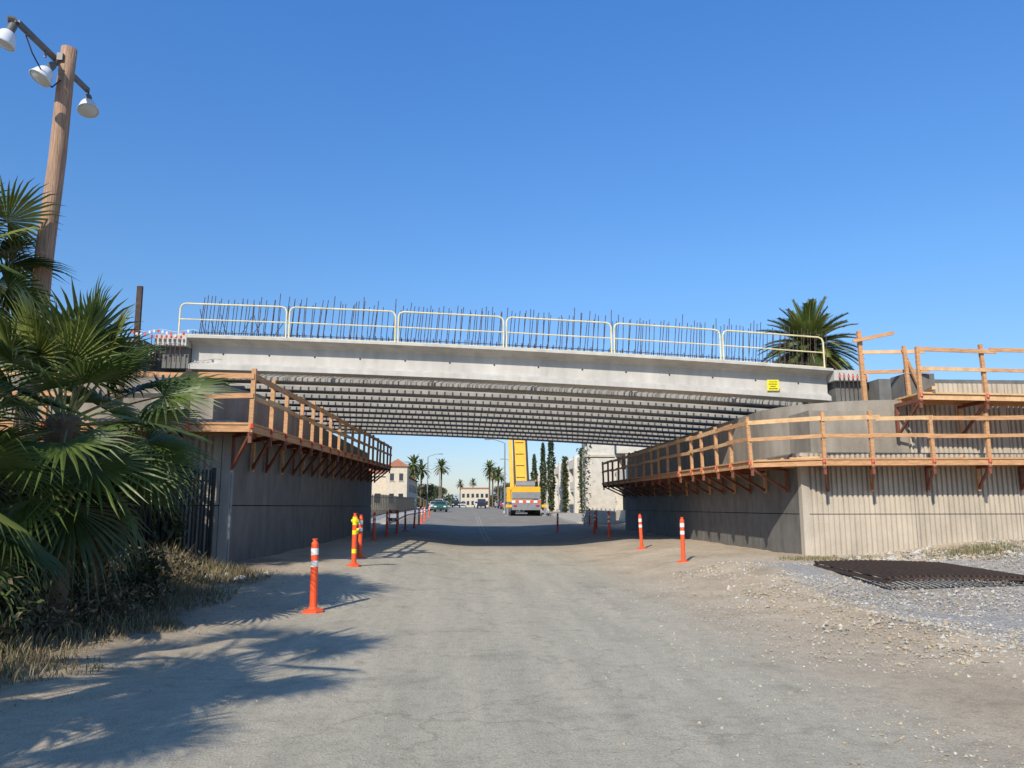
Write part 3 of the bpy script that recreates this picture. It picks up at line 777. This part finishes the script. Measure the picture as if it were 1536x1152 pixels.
def lamp(x,y,h,arm):
    b=MB(); z=gz(x,y); b.cyl((x,y,z),(x,y,z+h),.11,.07,'grey',8)
    pts=[(x+arm*t,y,z+h+.5*math.sin(t*1.57)) for t in(0,.25,.5,.75,1)]
    b.tube(pts,.05,'grey',6); b.box((x+arm*1.1,y,z+h+.47),(.7,.28,.14),'grey'); b.cyl((x,y,z),(x,y,z+.3),.2,.2,'kerb',8)
    b.obj('street_lamp')
lamp(4.6,92,8.3,-1.9); lamp(8.6,140,8.5,-1.9); lamp(-6.2,125,8.5,1.9); lamp(-6.2,180,8.5,1.9); lamp(8.6,190,8.5,-1.9)

def facade_windows(b,x0,x1,y,z0,z1,n,w,h,mt='glass'):
    for k in range(n):
        xx=x0+(x1-x0)*(k+.5)/n
        b.box((xx,y-.01,(z0+z1)/2),(w,.06,h),mt); b.box((xx,y-.06,(z0+z1)/2-h/2-.06),(w+.2,.14,.08),'stucco2')
mb_=empty('mission_style_building')
b=MB(); z=gz(-12,125)
b.bb(-26,-9.4,120,150,z,z+5.2,'stucco'); b.bb(-12.2,-9.0,118.5,122,z,z+6.6,'stucco')
b.bb(-26.3,-9.1,119.7,119.95,z+5.2,z+5.5,'stucco2')
b.obj('walls',mb_)
b=MB()
b.add([(-26.5,119.6,z+5.5),(-8.9,122.1,z+5.2),(-8.9,150,z+5.2),(-26.5,150,z+5.5),(-17,128,z+7.2),(-17,145,z+7.2)],[(0,1,4),(1,2,5,4),(2,3,5),(3,0,4,5)],'tile')
b.add([(-12.5,118.2,z+6.6),(-8.7,118.2,z+6.6),(-8.7,122.3,z+6.6),(-12.5,122.3,z+6.6),(-10.6,120.2,z+7.9)],[(0,1,4),(1,2,4),(2,3,4),(3,0,4)],'tile')
b.obj('roof',mb_)
b=MB(); facade_windows(b,-12,-9.2,118.5,z+1,z+2.6,2,.7,1.4); facade_windows(b,-12,-9.2,118.5,z+4.4,z+5.6,2,.6,1.1); facade_windows(b,-25,-12.5,120,z+1,z+2.6,6,.9,1.5)
for k in range(9): b.box((-9.39,124+2.8*k,z+3.6),(.06,1,1.3),'glass'); b.box((-9.39,124+2.8*k,z+1.4),(.06,1,1.3),'glass')
b.obj('windows',mb_)
b=MB()
for k in range(46):
    y=52+1.5*k; z=gz(-8,y); b.box((-8,y,z+1),(.06,.06,2),'black')
    for j in range(5): b.box((-8,y+.25*(j+1),z+1),(.02,.02,1.9),'black')
b.beam((-8,52,gz(-8,52)+1.9),(-8,120,gz(-8,120)+1.9),.04,.05,'black'); b.beam((-8,52,gz(-8,52)+.3),(-8,120,gz(-8,120)+.3),.04,.05,'black')
b.obj('black_iron_fence')

ps=empty('parking_structure')
b=MB()
z=gz(12,60)
b.bb(12.4,40,56,130,z+5.6,z+6.6,'stucco2'); b.bb(12.6,40,56.2,130,z+2.9,z+3.25,'stucco2'); b.bb(20,40,57,130,z,z+5.6,'stucco')
for k in range(11):
    y=57+7.2*k; b.bb(12.1,13.1,y,y+.9,z-.5,z+6.9,'stucco2')
    b.bb(12.55,12.75,y+.9,y+7.2,z+3.25,z+4.1,'stucco2'); b.bb(12.5,12.7,y+.9,y+7.2,z-.5,z+.9,'stucco')
b.obj('frame',ps)
b=MB(); b.bb(8.25,10.3,53,54.6,z-.9,z+6.3,'stucco2'); b.bb(8.05,10.5,52.8,54.8,z+6.3,z+6.6,'stucco2'); b.bb(10.3,24,53.5,54.3,z+4.9,z+5.8,'stucco2')
b.bb(8.21,10.34,52.9,53.0,z+4.6,z+4.75,'stucco'); b.bb(8.21,10.34,52.9,53.0,z-.9,z+.1,'stucco')
b.bb(16.5,17.3,53.3,54.5,z-.9,z+4.9,'stucco2')
b.obj('entry_pylon',ps)
b=MB()
for y in(64.2,78.6,93):
    quads(b,[(12.05+rng.gauss(0,.16),y+rng.uniform(-.2,1.1),z+7.2*rng.random()) for _ in range(2600)],.2,['leafA','leafA','leafB'],.3)
quads(b,[(8.2+.2*abs(rng.gauss(0,1)),53+rng.uniform(-.15,1.5),z-.5+6.6*rng.random()) for _ in range(1500)],.13,['leafA','leafB'],.3)
b.obj('climbing_ivy')
def cypress(x,y,h,r):
    b=MB(); z=gz(x,y); b.cyl((x,y,z),(x,y,z+h*.4),.14,.08,'trunk',6)
    P=[]
    for _ in range(1600):
        t=rng.random(); rr=r*(math.sin(math.pi*min(1,t*.85+.13))**.7)*(.55+.45*rng.random())*(1+.2*math.sin(t*23)); a=rng.uniform(0,6.28)
        P.append((x+rr*math.cos(a),y+rr*math.sin(a),z+.3+h*t))
    quads(b,P,.24,['leafA','leafA','leafB'],0,2); b.obj('cypress_tree')
for x,y,h in((10.6,96,9.6),(11.0,110,9.4),(10.8,122,8.5)): cypress(x,y,h,.5)
def tree(x,y,h,r,nm='broadleaf_tree'):
    b=MB(); z=gz(x,y); b.cyl((x,y,z),(x,y,z+h*.5),.18,.12,'trunk',6)
    for k in range(7):
        a=rng.uniform(0,6.28); q=rng.uniform(.2,.8); c=(x+math.cos(a)*r*q,y+math.sin(a)*r*q,z+h*rng.uniform(.5,.85))
        b.cyl((x,y,z+h*.4),c,.07,.03,'trunk',4,False); rr=r*rng.uniform(.35,.6)
        quads(b,ell(c,(rr,rr,rr*.8),220,.4),.3,['leafA','leafB','leafB'],0,1.4)
    b.obj(nm)
for x,y,h,r in((-8.6,160,5,2.2),(-9,178,6,2.6),(-7.5,200,5.5,2.4),(12,150,6,2.6),(11.5,172,6.5,2.8),(12,195,7,3),(-9,230,7,3),(11,230,7,3)): tree(x,y,h,r)
for x,y,zc in((-10.2,150,9.6),(-9.0,156,8.8),(-5.5,172,10.2),(-11.5,165,8.6),(5.6,185,10.6),(6.6,192,9.5),(7.4,178,8.7),(-2.5,330,11),(3,340,12)):
    date_palm('street_palm_tree',x,y,zc,2.3,n=34,nl=27,tr=.2,lw=.10)
b=MB()
for k in range(60):
    x=rng.uniform(-60,70); y=rng.uniform(330,420); r=rng.uniform(3,6)
    quads(b,ell((x,y,1.4+r*.6),(r,r,r*rng.uniform(.5,.9)),160,.3),1.1,['leafA','leafB'],0,1.3)
b.obj('distant_tree_line')
b=MB(); b.bb(-2,9,300,330,1,8.5,'stucco'); b.bb(-2.3,9.3,299.7,330,8.5,8.9,'tile')
for j in range(2):
    for k in range(6): b.box((-1+1.8*k,299.98,3+2.8*j),(1,.08,1.5),'glass')
b.obj('distant_hotel_building')
b=MB(); b.bb(-60,-24,160,200,1,7,'stucco'); b.bb(30,60,150,200,1,8,'stucco2'); b.obj('background_block_building')
b=MB()
vs=[];fs=[]
for k in range(61):
    x=-1600+3200*k/60; vs+=[(x,3200,0),(x,3200,55+45*noise.noise(Vector((x*.002,0,0)))+18*noise.noise(Vector((x*.011,2,0)))),(x,3700,0)]
for k in range(60): fs+=[(3*k,3*k+3,3*k+4,3*k+1),(3*k+1,3*k+4,3*k+5,3*k+2)]
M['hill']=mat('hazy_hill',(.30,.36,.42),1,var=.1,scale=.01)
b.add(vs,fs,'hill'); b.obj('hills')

# ---------------------------------------------------------------- light, sky, camera
w=bpy.data.worlds.new('World'); scene.world=w; w.use_nodes=True; nt=w.node_tree; L=nt.links.new
sky=nt.nodes.new('ShaderNodeTexSky'); sky.sky_type='NISHITA'; sky.sun_disc=False
EL=R(35); dx,dy=.45,.89
sky.sun_elevation=EL; sky.sun_rotation=math.atan2(-dx,-dy)
sky.air_density=1.0; sky.dust_density=.5; sky.ozone_density=2.5; sky.altitude=300
tcw=nn(nt,'ShaderNodeTexCoord'); sx=nn(nt,'ShaderNodeSeparateXYZ'); L(tcw.outputs['Generated'],sx.inputs[0])
rp=nn(nt,'ShaderNodeValToRGB'); e=rp.color_ramp.elements
e[0].position=.02; e[0].color=(.84,.84,.96,1); e[1].position=.58; e[1].color=(.72,1.38,2.05,1)
q=e.new(.28); q.color=(.82,1.20,1.50,1)
q=e.new(.95); q.color=(.80,.95,1.05,1)
L(sx.outputs[2],rp.inputs[0])
mx=nn(nt,'ShaderNodeMix',data_type='RGBA',blend_type='MULTIPLY'); mx.inputs[0].default_value=1; mx.clamp_result=False
L(sky.outputs[0],mx.inputs[6]); L(rp.outputs[0],mx.inputs[7])
bg=nt.nodes['Background']; bg.inputs[1].default_value=.115
L(mx.outputs[2],bg.inputs[0])
sl=bpy.data.lights.new('sun','SUN'); sl.energy=5.0; sl.angle=R(.5); sl.color=(1,.91,.77)
so=bpy.data.objects.new('sun',sl); scene.collection.objects.link(so)
dirv=Vector((dx*math.cos(EL),dy*math.cos(EL),-math.sin(EL))); so.rotation_euler=dirv.to_track_quat('-Z','Y').to_euler(); so.location=(-20,-40,50)
cam=bpy.data.cameras.new('camera'); co=bpy.data.objects.new('camera',cam); scene.collection.objects.link(co)
co.location=(0,0,1.6); co.rotation_euler=(R(90+9.09),0,R(-3.4)); cam.sensor_width=36; cam.lens=26.95; cam.clip_end=9000; cam.clip_start=.05
scene.camera=co
scene.view_settings.view_transform='Standard'; scene.view_settings.look='None'; scene.view_settings.exposure=0
